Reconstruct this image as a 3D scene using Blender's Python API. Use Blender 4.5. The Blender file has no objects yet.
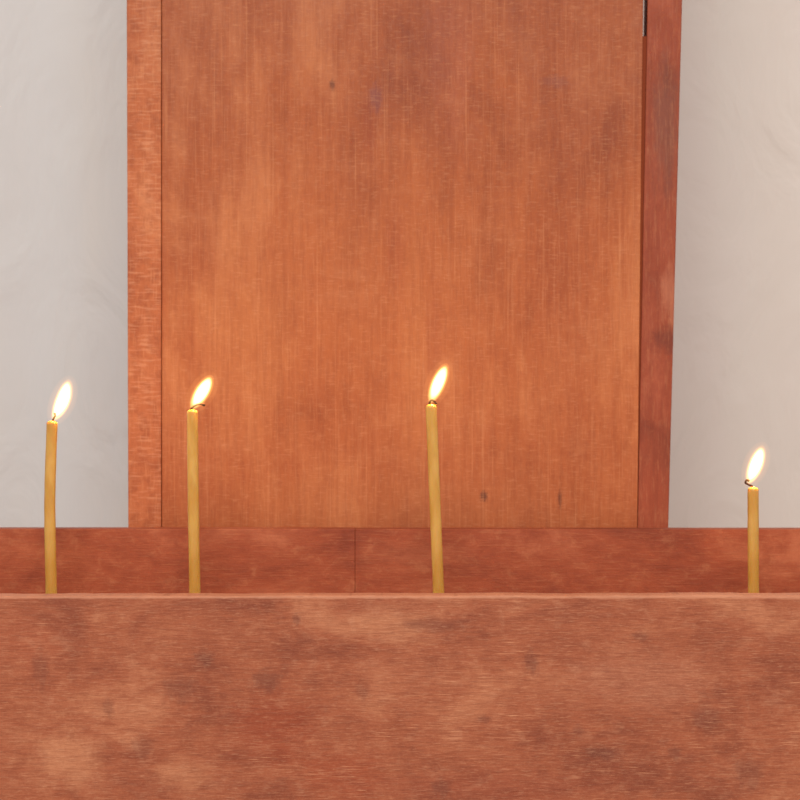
import bpy, math, random
from mathutils import Vector, noise
random.seed(4)
scene = bpy.context.scene
scene.view_settings.view_transform = 'Standard'
scene.view_settings.look = 'None'

def s2l(c):
    return tuple(((v/255)/12.92 if v/255 <= .04045 else ((v/255+.055)/1.055)**2.4) for v in c) + (1,)

class NT:
    def __init__(s, name):
        s.m = bpy.data.materials.new(name); s.m.use_nodes = True
        s.t = s.m.node_tree; s.n = s.t.nodes; s.l = s.t.links
        s.n.clear()
        s.out = s.n.new('ShaderNodeOutputMaterial')
    def new(s, t, **k):
        n = s.n.new(t)
        for a, b in k.items(): setattr(n, a, b)
        return n
    def set(s, sock, v):
        if isinstance(v, bpy.types.NodeSocket): s.l.new(v, sock)
        else: sock.default_value = v
    def coords(s, scale=(1,1,1), loc=(0,0,0)):
        if not hasattr(s, 'tc'): s.tc = s.new('ShaderNodeTexCoord')
        mp = s.new('ShaderNodeMapping')
        s.l.new(s.tc.outputs['Object'], mp.inputs[0])
        mp.inputs['Scale'].default_value = scale
        mp.inputs['Location'].default_value = loc
        return mp.outputs[0]
    def noise(s, scale, vec, detail=4, rough=.55, dist=0):
        n = s.new('ShaderNodeTexNoise'); s.l.new(vec, n.inputs['Vector'])
        n.inputs['Scale'].default_value = scale; n.inputs['Detail'].default_value = detail
        n.inputs['Roughness'].default_value = rough; n.inputs['Distortion'].default_value = dist
        return n.outputs['Fac']
    def rng(s, v, a, b, c=0., d=1., smooth=True):
        n = s.new('ShaderNodeMapRange'); s.l.new(v, n.inputs[0])
        if smooth: n.interpolation_type = 'SMOOTHSTEP'
        for i, x in enumerate((a, b, c, d)): n.inputs[i+1].default_value = x
        return n.outputs[0]
    def mix(s, f, a, b, mode='MIX'):
        n = s.new('ShaderNodeMix', data_type='RGBA', blend_type=mode)
        s.set(n.inputs[0], f); s.set(n.inputs[6], a); s.set(n.inputs[7], b)
        return n.outputs[2]
    def math(s, op, a, b=0.):
        n = s.new('ShaderNodeMath', operation=op); s.set(n.inputs[0], a); s.set(n.inputs[1], b)
        return n.outputs[0]
    def blob(s, x, z, rx, rz, wob=.55):
        v = s.coords((1/rx, 0, 1/rz), (-x/rx, 0, -z/rz))
        ln = s.new('ShaderNodeVectorMath', operation='LENGTH'); s.l.new(v, ln.inputs[0])
        nz = s.noise(1.6, v, 4, .65)
        d = s.math('ADD', ln.outputs['Value'], s.math('MULTIPLY', s.math('SUBTRACT', nz, .5), wob*3))
        return s.rng(d, .3, 1.1, 1, 0)
    def bsdf(s, col, rough=.5, spec=.3, bump=None, bs=.2, bd=.001):
        b = s.new('ShaderNodeBsdfPrincipled')
        s.set(b.inputs['Base Color'], col); s.set(b.inputs['Roughness'], rough)
        b.inputs['Specular IOR Level'].default_value = spec
        if bump is not None:
            n = s.new('ShaderNodeBump'); n.inputs['Strength'].default_value = bs
            n.inputs['Distance'].default_value = bd
            s.l.new(bump, n.inputs['Height']); s.l.new(n.outputs[0], b.inputs['Normal'])
        s.l.new(b.outputs[0], s.out.inputs[0])
        return b

def wood(name, dark, mid, light, axis='z', seed=0., blobs=(), grain=.35, blotch=9., rough=.55, spec=.25, extra=None,
         fr=(420, 30), pr=(1100, 90), mott=.35, sw=.30, hi=(230,160,112), speckf=500):
    t = NT(name)
    def sc(a, b):   # a across, b along
        return {'z': (a, a, b), 'x': (b, a, a)}[axis]
    o = (seed, seed*.7, seed*1.3)
    bl = t.noise(blotch, t.coords(sc(1.0, .7), o), 7, .66, .5)
    str_ = t.noise(1, t.coords(sc(45, 4.5), o), 5, .62, .8)
    fine = t.noise(1, t.coords(sc(*fr), o), 3, .6)
    pore = t.noise(1, t.coords(sc(*pr), o), 2, .6)
    mo = t.noise(110, t.coords(sc(1, .8), o), 5, .7, .4)
    speck = t.noise(speckf, t.coords((1,1,1), o), 4, .75)
    f = t.math('ADD', t.math('MULTIPLY', bl, 1-sw), t.math('MULTIPLY', str_, sw))
    c = t.mix(t.rng(f, .36, .52), dark, mid)
    c = t.mix(t.rng(f, .50, .66), c, light)
    for (x, z, rx, rz, col, amt) in blobs:
        c = t.mix(t.math('MULTIPLY', t.blob(x, z, rx, rz), amt), c, col)
    dk = t.mix(1., c, (.68,.58,.54,1), 'MULTIPLY'); lt = t.mix(.35, c, s2l(hi))
    c = t.mix(t.math('MULTIPLY', t.rng(mo, .5, .72), mott), c, dk)
    c = t.mix(t.math('MULTIPLY', t.rng(mo, .48, .30), mott), c, lt)
    c = t.mix(t.math('MULTIPLY', t.rng(fine, .42, .66), grain), c, dk)
    c = t.mix(t.math('MULTIPLY', t.rng(pore, .52, .72), grain), c, lt)
    c = t.mix(t.math('MULTIPLY', t.rng(speck, .52, .72), grain*.7), c, lt)
    c = t.mix(t.math('MULTIPLY', t.rng(speck, .48, .32), grain*.6), c, dk)
    if extra: c = extra(t, c)
    h = t.math('ADD', t.math('MULTIPLY', fine, .6), t.math('ADD', t.math('MULTIPLY', pore, .5), t.math('MULTIPLY', speck, .4)))
    t.bsdf(c, t.rng(speck, .3, .7, rough-.08, rough+.12), spec, h, .4, .0007)
    return t.m

# ---------- geometry helpers
def link(o, parent=None):
    scene.collection.objects.link(o)
    if parent: o.parent = parent
    return o
def empty(name, loc=(0,0,0)):
    e = bpy.data.objects.new(name, None); e.empty_display_size = .05; e.location = loc
    return link(e)
def prism(name, prof, y0, y1, mat, parent=None, bevel=.0012):
    """board: XZ outline extruded from y0 to y1"""
    n = len(prof)
    v = [(x, y0, z) for x, z in prof] + [(x, y1, z) for x, z in prof]
    f = [tuple(range(n)), tuple(range(2*n-1, n-1, -1))] + [(i, i+n, (i+1) % n+n, (i+1) % n) for i in range(n)]
    me = bpy.data.meshes.new(name); me.from_pydata(v, [], f); me.update()
    import bmesh
    bm = bmesh.new(); bm.from_mesh(me); bmesh.ops.recalc_face_normals(bm, faces=bm.faces); bm.to_mesh(me); bm.free()
    me.materials.append(mat)
    o = link(bpy.data.objects.new(name, me), parent)
    if bevel:
        b = o.modifiers.new('b', 'BEVEL'); b.width = bevel; b.segments = 3; b.limit_method = 'ANGLE'; b.angle_limit = math.radians(50)
    return o
def box(name, x0, x1, y0, y1, z0, z1, mat, parent=None, bevel=.0012):
    return prism(name, [(x0,z0),(x1,z0),(x1,z1),(x0,z1)], y0, y1, mat, parent, bevel)
def worn_board(name, x0, x1, y0, y1, z0, zl, zr, mat, parent, amp, bevel, seed):
    """board whose top edge is slightly uneven / chipped"""
    n = 420; prof = [(x0, z0), (x1, z0)]
    for i in range(n, -1, -1):
        X = x0+(x1-x0)*i/n
        d = amp*noise.noise(Vector((X*28, seed, 0)))+amp*.45*noise.noise(Vector((X*160, seed, 3)))
        c = noise.noise(Vector((X*70, seed+9, 0)))
        if c > .50: d -= amp*3.0*(c-.50)
        prof.append((X, zl+(zr-zl)*i/n+d))
    return prism(name, prof, y0, y1, mat, parent, bevel)

def tube(name, pts, radii, mat, parent=None, seg=24, jit=0.):
    pts = [Vector(p) for p in pts]; V = []; F = []
    n = len(pts)
    for i, p in enumerate(pts):
        t = (pts[min(i+1, n-1)] - pts[max(i-1, 0)]).normalized()
        if t.length < .5 or (name == 'wax_body' and t.z < .3): t = Vector((0,0,1))
        a = t.cross(Vector((0,1,0)) if abs(t.y) < .9 else Vector((1,0,0))).normalized(); b = t.cross(a).normalized()
        for k in range(seg):
            an = 2*math.pi*k/seg
            d = a*math.cos(an) + b*math.sin(an)
            r = radii[i]
            if jit: r *= 1 + jit*noise.noise((p + d*.004)*200)
            V.append(p + d*r)
    for i in range(n-1):
        for k in range(seg):
            k2 = (k+1) % seg
            F.append((i*seg+k, i*seg+k2, (i+1)*seg+k2, (i+1)*seg+k))
    F.append(tuple(range(seg-1, -1, -1))); F.append(tuple((n-1)*seg+k for k in range(seg)))
    me = bpy.data.meshes.new(name); me.from_pydata(V, [], F); me.update()
    import bmesh
    bm = bmesh.new(); bm.from_mesh(me); bmesh.ops.recalc_face_normals(bm, faces=bm.faces); bm.to_mesh(me); bm.free()
    for p in me.polygons: p.use_smooth = True
    me.materials.append(mat)
    return link(bpy.data.objects.new(name, me), parent)

# ---------- materials
purple = s2l((132,80,80)); brown = s2l((104,54,38)); rust = s2l((156,70,40)); pale = s2l((208,138,98))
knot = s2l((88,42,30))
def panel_extra(t, c):
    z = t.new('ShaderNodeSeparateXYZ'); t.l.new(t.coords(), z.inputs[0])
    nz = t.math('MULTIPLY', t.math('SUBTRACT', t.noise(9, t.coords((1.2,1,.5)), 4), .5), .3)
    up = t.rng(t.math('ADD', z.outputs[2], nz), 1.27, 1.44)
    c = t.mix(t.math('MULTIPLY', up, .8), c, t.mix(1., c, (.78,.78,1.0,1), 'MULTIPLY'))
    rp = t.noise(1, t.coords((22,1,70), (4,0,2)), 5, .65, .4)
    c = t.mix(t.math('MULTIPLY', t.rng(rp, .5, .75), .14), c, s2l((214,140,94)))
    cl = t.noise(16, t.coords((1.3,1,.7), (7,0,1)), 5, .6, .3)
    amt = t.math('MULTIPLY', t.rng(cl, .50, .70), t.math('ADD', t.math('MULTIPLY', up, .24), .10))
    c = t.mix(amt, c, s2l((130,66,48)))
    # fine cross-fibre lines
    xf = t.noise(1, t.coords((160,1,1100), (1,0,5)), 3, .6)
    c = t.mix(t.math('MULTIPLY', t.rng(xf, .52, .7), .22), c, s2l((220,150,106)))
    # sharp long vertical fibre lines
    vf = t.noise(1, t.coords((700,1,9), (2,0,5)), 3, .6, .2)
    return t.mix(t.math('MULTIPLY', t.rng(vf, .56, .72), .22), c, s2l((222,146,98)))
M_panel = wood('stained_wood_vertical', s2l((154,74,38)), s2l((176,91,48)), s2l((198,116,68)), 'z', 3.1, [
    (.0, 1.25, .085, .11, s2l((190,104,56)), .55), (-.09, 1.23, .04, .07, s2l((196,116,66)), .45),
    (.01, 1.20, .012, .10, s2l((198,116,66)), .4), (.0, 1.14, .13, .02, s2l((184,104,58)), .35),
    (.06, 1.15, .05, .03, s2l((186,100,54)), .4), (.03, 1.40, .02, .06, s2l((178,96,66)), .4),
    (-.018, 1.36, .006, .03, rust, .4), (-.003, 1.29, .007, .03, rust, .35), (.02,1.23,.006,.05,rust,.3),
    (.0497, 1.143, .0028, .004, knot, .8), (.0945, 1.141, .0016, .007, knot, .6),
    (-.040, 1.386, .0022, .004, brown, .7), (-.014, 1.378, .005, .011, purple, .5),
    (.092, 1.388, .010, .005, s2l((136,78,68)), .4), (.10, 1.25, .03, .10, s2l((168,84,46)), .4),
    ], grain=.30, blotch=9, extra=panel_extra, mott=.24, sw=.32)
def stileL_extra(t, c):
    xf = t.noise(1, t.coords((90,1,700), (1,0,5)), 3, .6)
    c = t.mix(t.math('MULTIPLY', t.rng(xf, .48, .68), .35), c, s2l((226,158,118)))
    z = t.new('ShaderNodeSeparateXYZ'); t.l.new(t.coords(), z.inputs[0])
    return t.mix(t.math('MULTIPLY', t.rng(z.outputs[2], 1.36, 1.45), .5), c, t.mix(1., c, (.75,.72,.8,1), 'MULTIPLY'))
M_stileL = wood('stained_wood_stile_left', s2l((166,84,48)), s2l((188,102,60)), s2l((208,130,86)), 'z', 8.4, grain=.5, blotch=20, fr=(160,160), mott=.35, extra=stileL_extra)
M_stileR = wood('stained_wood_stile_right', s2l((132,58,36)), s2l((150,68,42)), s2l((168,84,56)), 'z', 12.7, [
    (.150, 1.13, .03, .05, s2l((164,76,46)), .6), (.158, 1.235, .012, .010, s2l((116,52,36)), .7), (.160, 1.262, .008, .020, s2l((186,110,80)), .7),
    (.157,1.36,.010,.05,s2l((126,72,56)),.7)], grain=.3, blotch=20, mott=.3)
M_back = wood('stained_wood_tray_back', s2l((136,60,36)), s2l((158,74,44)), s2l((184,102,68)), 'x', 21.3, [
    (.01,1.11,.04,.010,s2l((182,100,66)),.4), (-.2,1.11,.03,.012,s2l((180,94,58)),.4), (.17,1.10,.06,.012,s2l((146,66,40)),.5)],
    grain=.3, blotch=22, fr=(200,80), mott=.4)
fb = []
dk = s2l((122,64,46))
for (x, z, r, rz, a) in [(-.117,1.046,.012,.010,.5),(-.104,1.062,.007,.006,.6),(-.071,1.050,.010,.008,.6),(-.137,1.015,.008,.008,.45),
        (.070,1.060,.005,.008,.6),(.108,1.012,.012,.005,.7),(.163,1.030,.011,.009,.5),(.022,.993,.007,.007,.6),(-.055,1.083,.003,.004,.6),
        (-.191,1.056,.006,.014,.45),(.018,1.080,.022,.005,.5),(.186,1.001,.010,.012,.5),(.045,1.030,.005,.003,.5),(.128,1.074,.006,.004,.5),
        (-.216,1.086,.004,.008,.6),(.095,1.024,.004,.004,.4),(.146,1.012,.005,.005,.5),(-.155,1.036,.004,.006,.4),(-.02,1.045,.005,.007,.35)]:
    fb.append((x, z, r, rz, dk, a))
fb = [(-.066,1.025,.030,.024,s2l((154,66,36)),.65), (-.03,1.0,.03,.02,s2l((162,74,42)),.6), (-.005,1.080,.03,.012,pale,.4),(-.175,1.008,.022,.02,pale,.5),(-.115,1.0,.02,.012,pale,.4),
       (-.2,1.07,.03,.02,s2l((176,92,60)),.4),(.05,.993,.08,.012,s2l((160,80,52)),.5),(.13,1.05,.05,.02,s2l((182,112,82)),.5),(.0,1.05,.03,.02,s2l((184,108,74)),.35)] + fb
def front_extra(t, c):
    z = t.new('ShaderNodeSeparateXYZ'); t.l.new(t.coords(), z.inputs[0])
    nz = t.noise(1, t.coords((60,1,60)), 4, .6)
    # edge highlight painted into the colour as a paler band along the top arris
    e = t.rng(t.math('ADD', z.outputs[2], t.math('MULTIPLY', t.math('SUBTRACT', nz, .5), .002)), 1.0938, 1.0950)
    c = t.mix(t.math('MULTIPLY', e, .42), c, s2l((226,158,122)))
    # short pale scratches along the grain
    sc_ = t.noise(1, t.coords((60,1,1500), (3,0,8)), 2, .5)
    gate = t.rng(t.noise(30, t.coords((1,1,1), (9,0,2)), 3), .45, .65)
    c = t.mix(t.math('MULTIPLY', t.math('MULTIPLY', t.rng(sc_, .60, .70), gate), .5), c, s2l((230,158,116)))
    # fine dark pores
    dp = t.noise(1, t.coords((140,1,1800), (6,0,3)), 2, .5)
    return t.mix(t.math('MULTIPLY', t.rng(dp, .58, .70), .35), c, s2l((120,58,38)))
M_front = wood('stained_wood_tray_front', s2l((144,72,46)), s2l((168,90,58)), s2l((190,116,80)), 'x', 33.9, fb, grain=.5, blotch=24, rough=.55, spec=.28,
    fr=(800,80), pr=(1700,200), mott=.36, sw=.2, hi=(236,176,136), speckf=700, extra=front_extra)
M_dark = wood('stained_wood_plain', s2l((120,56,34)), s2l((155,76,46)), s2l((175,96,60)), 'z', 50.)

t = NT('gap_shadow_tone'); t.bsdf(s2l((130,60,36)), .9, .1); M_gap = t.m  # flat brown standing in for the shade of the seam
t = NT('sand'); t.bsdf(t.mix(t.noise(900, t.coords(), 3), s2l((170,140,100)), s2l((215,190,150))), .95, .1, t.noise(700, t.coords()), .8, .002); M_sand = t.m

# curtain cloth
t = NT('white_cloth')
weave = t.noise(1, t.coords((900,900,900)), 2)
x = t.new('ShaderNodeSeparateXYZ'); t.l.new(t.coords(), x.inputs[0])
c = t.mix(t.rng(x.outputs[0], -.15, .2), s2l((217,214,212)), s2l((226,214,206)))
c = t.mix(t.math('MULTIPLY', t.rng(t.noise(5, t.coords((2.5,1,.5)), 3), .4, .65), .3), c, s2l((226,218,206)))
wr = t.noise(9, t.coords((1.6,1,.9), (2,0,0)), 4, .5, 1.8)
t.bsdf(c, .9, .1, t.math('ADD', wr, t.math('MULTIPLY', weave, .01)), .5, .008)
M_cloth = t.m
t = NT('wall_plaster'); t.bsdf(t.mix(t.noise(6, t.coords()), s2l((205,203,200)), s2l((215,213,210))), .9, .2, t.noise(120, t.coords()), .2); M_wall = t.m
t = NT('floor_tile'); t.bsdf(t.mix(t.noise(4, t.coords()), s2l((150,135,120)), s2l((175,160,145))), .5, .3); M_floor = t.m

t = NT('beeswax')
wx = t.mix(t.rng(t.noise(120, t.coords((1,1,.3)), 3), .35, .7), s2l((196,142,58)), s2l((212,164,84)))
b = t.bsdf(wx, .4, .35, t.noise(260, t.coords((1,1,.4)), 2), .12, .0005)
b.inputs['Subsurface Weight'].default_value = .5
b.inputs['Subsurface Radius'].default_value = (1., .5, .15)
b.inputs['Subsurface Scale'].default_value = .006
M_wax = t.m
t = NT('molten_wax'); b = t.bsdf(s2l((244,160,50)), .12, .5)
b.inputs['Subsurface Weight'].default_value = .6; b.inputs['Subsurface Scale'].default_value = .004
b.inputs['Emission Color'].default_value = (1,.42,.05,1); b.inputs['Emission Strength'].default_value = .8  # emission stands in for flame light glowing through the wax
M_melt = t.m
t = NT('charred_wick'); t.bsdf(s2l((70,44,34)), .9, .1, t.noise(2500, t.coords()), .6, .0003); M_wick = t.m
def fire(name, col, s):
    t = NT(name); e = t.new('ShaderNodeEmission'); e.inputs[0].default_value = col; e.inputs[1].default_value = s
    t.l.new(e.outputs[0], t.out.inputs['Volume']); return t.m
M_f1 = fire('flame_core', (1,.80,.46,1), 400)
M_f2 = fire('flame_mantle', (1,.64,.20,1), 220)
M_f3 = fire('flame_fringe', (1,.48,.10,1), 60)
M_f4 = fire('flame_halo', (1,.42,.12,1), 11)  # glow halo around the flame, added as a faint emissive shell

# ---------- candle tray
tray = empty('candle_tray', (0,0,0))
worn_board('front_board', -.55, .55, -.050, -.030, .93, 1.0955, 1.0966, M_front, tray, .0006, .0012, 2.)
box('back_board_left', -.55, -.02594, .070, .090, .93, 1.1258, M_back, tray, .0003)
box('back_board_right', -.02586, .55, .070, .090, .93, 1.1256, M_back, tray, .0003)
box('side_board_left', -.53, -.51, -.0299, .0699, .93, 1.0950, M_dark, tray)
box('side_board_right', .51, .53, -.0299, .0699, .93, 1.0950, M_dark, tray)
box('bottom_board', -.5099, .5099, -.0299, .0699, .94, .96, M_dark, tray)
for i, (lx, ly) in enumerate([(-.5,-.027),(.46,-.027),(-.5,.029),(.46,.029)]):
    box('leg_%d' % (i+1), lx, lx+.04, ly, ly+.038, 0, .94, M_dark, tray, .002)
nx, ny = 120, 12; V = []; F = []
for j in range(ny+1):
    for i in range(nx+1):
        X = -.5099+1.0198*i/nx; Y = -.0299+.0998*j/ny
        V.append((X, Y, 1.070+.003*noise.noise(Vector((X*40, Y*40, 0)))))
for j in range(ny):
    for i in range(nx):
        a = j*(nx+1)+i; F.append((a, a+1, a+nx+2, a+nx+1))
nb = len(V)
V += [(-.5099,-.0299,.96),(.5099,-.0299,.96),(.5099,.0699,.96),(-.5099,.0699,.96)]
F += [(nb, nb+3, nb+2, nb+1)]
F += [tuple([nb, nb+1]+[i for i in range(nx, -1, -1)])]
F += [tuple([nb+2, nb+3]+[ny*(nx+1)+i for i in range(0, nx+1)])]
F += [tuple([nb+3, nb]+[j*(nx+1) for j in range(0, ny+1)])]
F += [tuple([nb+1, nb+2]+[j*(nx+1)+nx for j in range(ny, -1, -1)])]
me = bpy.data.meshes.new('sand_bed'); me.from_pydata(V, [], F); me.update(); me.materials.append(M_sand)
link(bpy.data.objects.new('sand_bed', me), tray)

# ---------- tall wooden panel
pan = empty('wooden_panel')
ZT = 2.0
def lerp(z, x_low, x_high):
    return x_low + (x_high-x_low)*(z-1.125)/(1.436-1.125)
def strip(name, la, lb, ra, rb, y0, y1, mat, z0=0., z1=ZT, bev=.0005):
    return prism(name, [(lerp(z0,la,lb),z0),(lerp(z0,ra,rb),z0),(lerp(z1,ra,rb),z1),(lerp(z1,la,lb),z1)], y0, y1, mat, pan, bev)
strip('left_stile', -.1604,-.1613, -.1410,-.1410, .109,.135, M_stileL)
strip('centre_board', -.14085,-.14085, .1402,.1437, .111,.131, M_panel)
strip('gap_shade_strip', .14025,.14375, .1403,.1462, .1118,.130, M_gap, bev=0, z1=1.415)  # strip added inside the seam to set how dark its shade looks
strip('right_stile', .1404,.1463, .1585,.1667, .1105,.135, M_stileR)
box('back_batten', -.13,.13,.1312,.15,1.6,1.66,M_dark,pan)
box('back_batten_low', -.13,.13,.1312,.15,.4,.46,M_dark,pan)

# ---------- curtain
nx, nz = 300, 120; V = []; F = []
for j in range(nz+1):
    for i in range(nx+1):
        X = -1.2+2.4*i/nx; Z = .03+2.5*j/nz
        Y = .48+.003*math.sin(X*24+2.2+.6*math.sin(Z*2))+.0016*math.sin(X*95+1.3+.5*Z)+.003*noise.noise(Vector((X*8,0,Z*4)))
        V.append((X, Y, Z))
for j in range(nz):
    for i in range(nx):
        a = j*(nx+1)+i; F.append((a, a+1, a+nx+2, a+nx+1))
me = bpy.data.meshes.new('curtain'); me.from_pydata(V, [], F); me.update(); me.materials.append(M_cloth)
for p in me.polygons: p.use_smooth = True
link(bpy.data.objects.new('curtain', me))
tube('curtain_rod', [(-1.3,.48,2.545),(0,.48,2.545),(1.3,.48,2.545)], [.012]*3, M_dark)

box('wall_back', -2.5,2.5,.56,.66,0,3.0, M_wall, None, 0)
box('floor', -2.5,2.5,-3,.56,-.1,0, M_floor, None, 0)

# ---------- candles
def smooth(pts, n):
    P = [Vector(p) for p in pts]; P = [P[0]*2-P[1]]+P+[P[-1]*2-P[-2]]
    out = []
    for i in range(n):
        u = i/(n-1)*(len(P)-3); k = min(int(u), len(P)-4); f = u-k
        a,b,c,d = P[k:k+4]
        out.append(.5*((2*b)+(c-a)*f+(2*a-5*b+4*c-d)*f*f+(3*b-a-3*c+d)*f**3))
    return out

def flame(name, base, tip, R, mat, parent, bend, ext0=0., ext1=0.):
    b = Vector(base); t_ = Vector(tip); ax = t_-b; side = Vector((-ax.z,0,ax.x)).normalized()
    b2 = b-ax*ext0; t2 = t_+ax*ext1
    pts = []; rad = []; n = 36
    for i in range(n+1):
        u = i/n; u = .5-.5*math.cos(math.pi*u)
        pts.append(b2.lerp(t2, u)+side*bend*math.sin(math.pi*u))
        rad.append(max(R*2.12*(u**.62)*((1-u)**.56)*(1.03-.06*u), .00004))
    return tube(name, pts, rad, mat, parent, 28)

def candle(axis, y, fb, ft, R, wick, bend=-.001):
    """axis: (x,z) bottom -> top; flame base/tip & wick points relative to candle top (m)"""
    e = empty('beeswax_candle', (axis[0][0], y, axis[0][1]))
    off = Vector((axis[0][0], y, axis[0][1]))
    pts = [Vector((x, y, z))-off for x, z in axis]
    top = pts[-1]
    body = smooth(pts, 60); r0 = .0031
    rad = [r0*(1+.03*noise.noise(Vector((i*.13, axis[0][0]*50, 0)))) for i in range(60)]
    d = (body[-1]-body[-2]).normalized()
    for k, (h, rr) in enumerate([(.0005,.99),(.0011,.93),(.0015,.82),(.0016,.66)]):
        body.append(top+d*h); rad.append(r0*rr)
    for h, rr in [(.0012,.5),(.0009,.3),(.0008,.05)]:
        body.append(top+d*h); rad.append(r0*rr)
    body = [p-d*.0014 for p in body]
    tube('wax_body', body, rad, M_wax, e, 28, .03)
    tube('molten_pool', [top-d*.0008, top-d*.0002, top+d*.0004, top+d*.0009], [.0021,.0024,.0020,.0003], M_melt, e, 20)
    w = smooth([top+Vector((a,0,b)) for a, b in [(0,-.001)]+wick], 20)
    tube('wick', w, [.0006]*16+[.0007,.0008,.0008,.0004], M_wick, e, 10, .3)
    B = top+Vector((fb[0],0,fb[1])); T = top+Vector((ft[0],0,ft[1]))
    flame('flame_core', B, T, R*.76, M_f1, e, bend, -.10, -.06)
    flame('flame_mantle', B, T, R*.95, M_f2, e, bend, 0, -.01)
    flame('flame_fringe', B, T, R*1.15, M_f3, e, bend, .03, .05)
    flame('flame_halo', B, T, R*1.8, M_f4, e, bend, .15, .15)
    L = bpy.data.lights.new('flame_light', 'POINT'); L.energy = .05; L.color = (1,.58,.26); L.shadow_soft_size = .003
    lo = link(bpy.data.objects.new('flame_light', L), e); lo.location = B.lerp(T, .5)
    return e

ZB = 1.0675
candle([(-.1916,ZB),(-.1918,1.095),(-.1926,1.145),(-.1914,1.1879)], .000, (.0006,.0010), (.0090,.0226), .0044, [(.0006,.0015),(.0017,.0035),(.0012,.005)])
candle([(-.1128,ZB),(-.1132,1.095),(-.1140,1.145),(-.1146,1.1940)], .004, (-.0005,.0012), (.0104,.0189), .0044, [(-.0004,.0012),(.0020,.0032),(.0050,.0038),(.0072,.0030)], -.0002)
candle([(.0220,ZB),(.0212,1.095),(.0190,1.150),(.0171,1.1970)], .001, (-.0005,.0014), (.0084,.0222), .0042, [(-.0008,.0014),(.0004,.0030),(.0024,.0019),(.0030,.0008)], .0002)
candle([(.1957,ZB),(.1956,1.08),(.1954,1.12),(.1953,1.1512)], .008, (-.0028,.0026), (.0050,.0228), .0043, [(-.0004,.001),(-.0024,.0018),(-.0042,.0030),(-.0036,.0044),(-.0020,.0040)], -.0003)

# ---------- light
w = bpy.data.worlds.new('World'); scene.world = w; w.use_nodes = True
bg = w.node_tree.nodes['Background']; bg.inputs[0].default_value = (1,.98,.975,1); bg.inputs[1].default_value = .63
def area(name, loc, tgt, size, e, col):
    L = bpy.data.lights.new(name, 'AREA'); L.shape = 'DISK'; L.size = size; L.energy = e; L.color = col
    o = link(bpy.data.objects.new(name, L)); o.location = loc
    o.rotation_euler = (Vector(tgt)-Vector(loc)).to_track_quat('-Z','Y').to_euler()
area('added_front_fill', (-.1,-2.8,2.7), (0,0,1.15), 1.4, 64, (1,.95,.88))  # unseen soft fill, added high up behind the camera

cam = bpy.data.cameras.new('camera'); co = link(bpy.data.objects.new('camera', cam))
co.location = (0,-1.5,1.2); co.rotation_euler = (math.pi/2,0,0)
cam.lens = 122.7; cam.sensor_width = 36; cam.clip_start = .05
cam.dof.use_dof = True; cam.dof.focus_distance = 1.47; cam.dof.aperture_fstop = 18
scene.camera = co
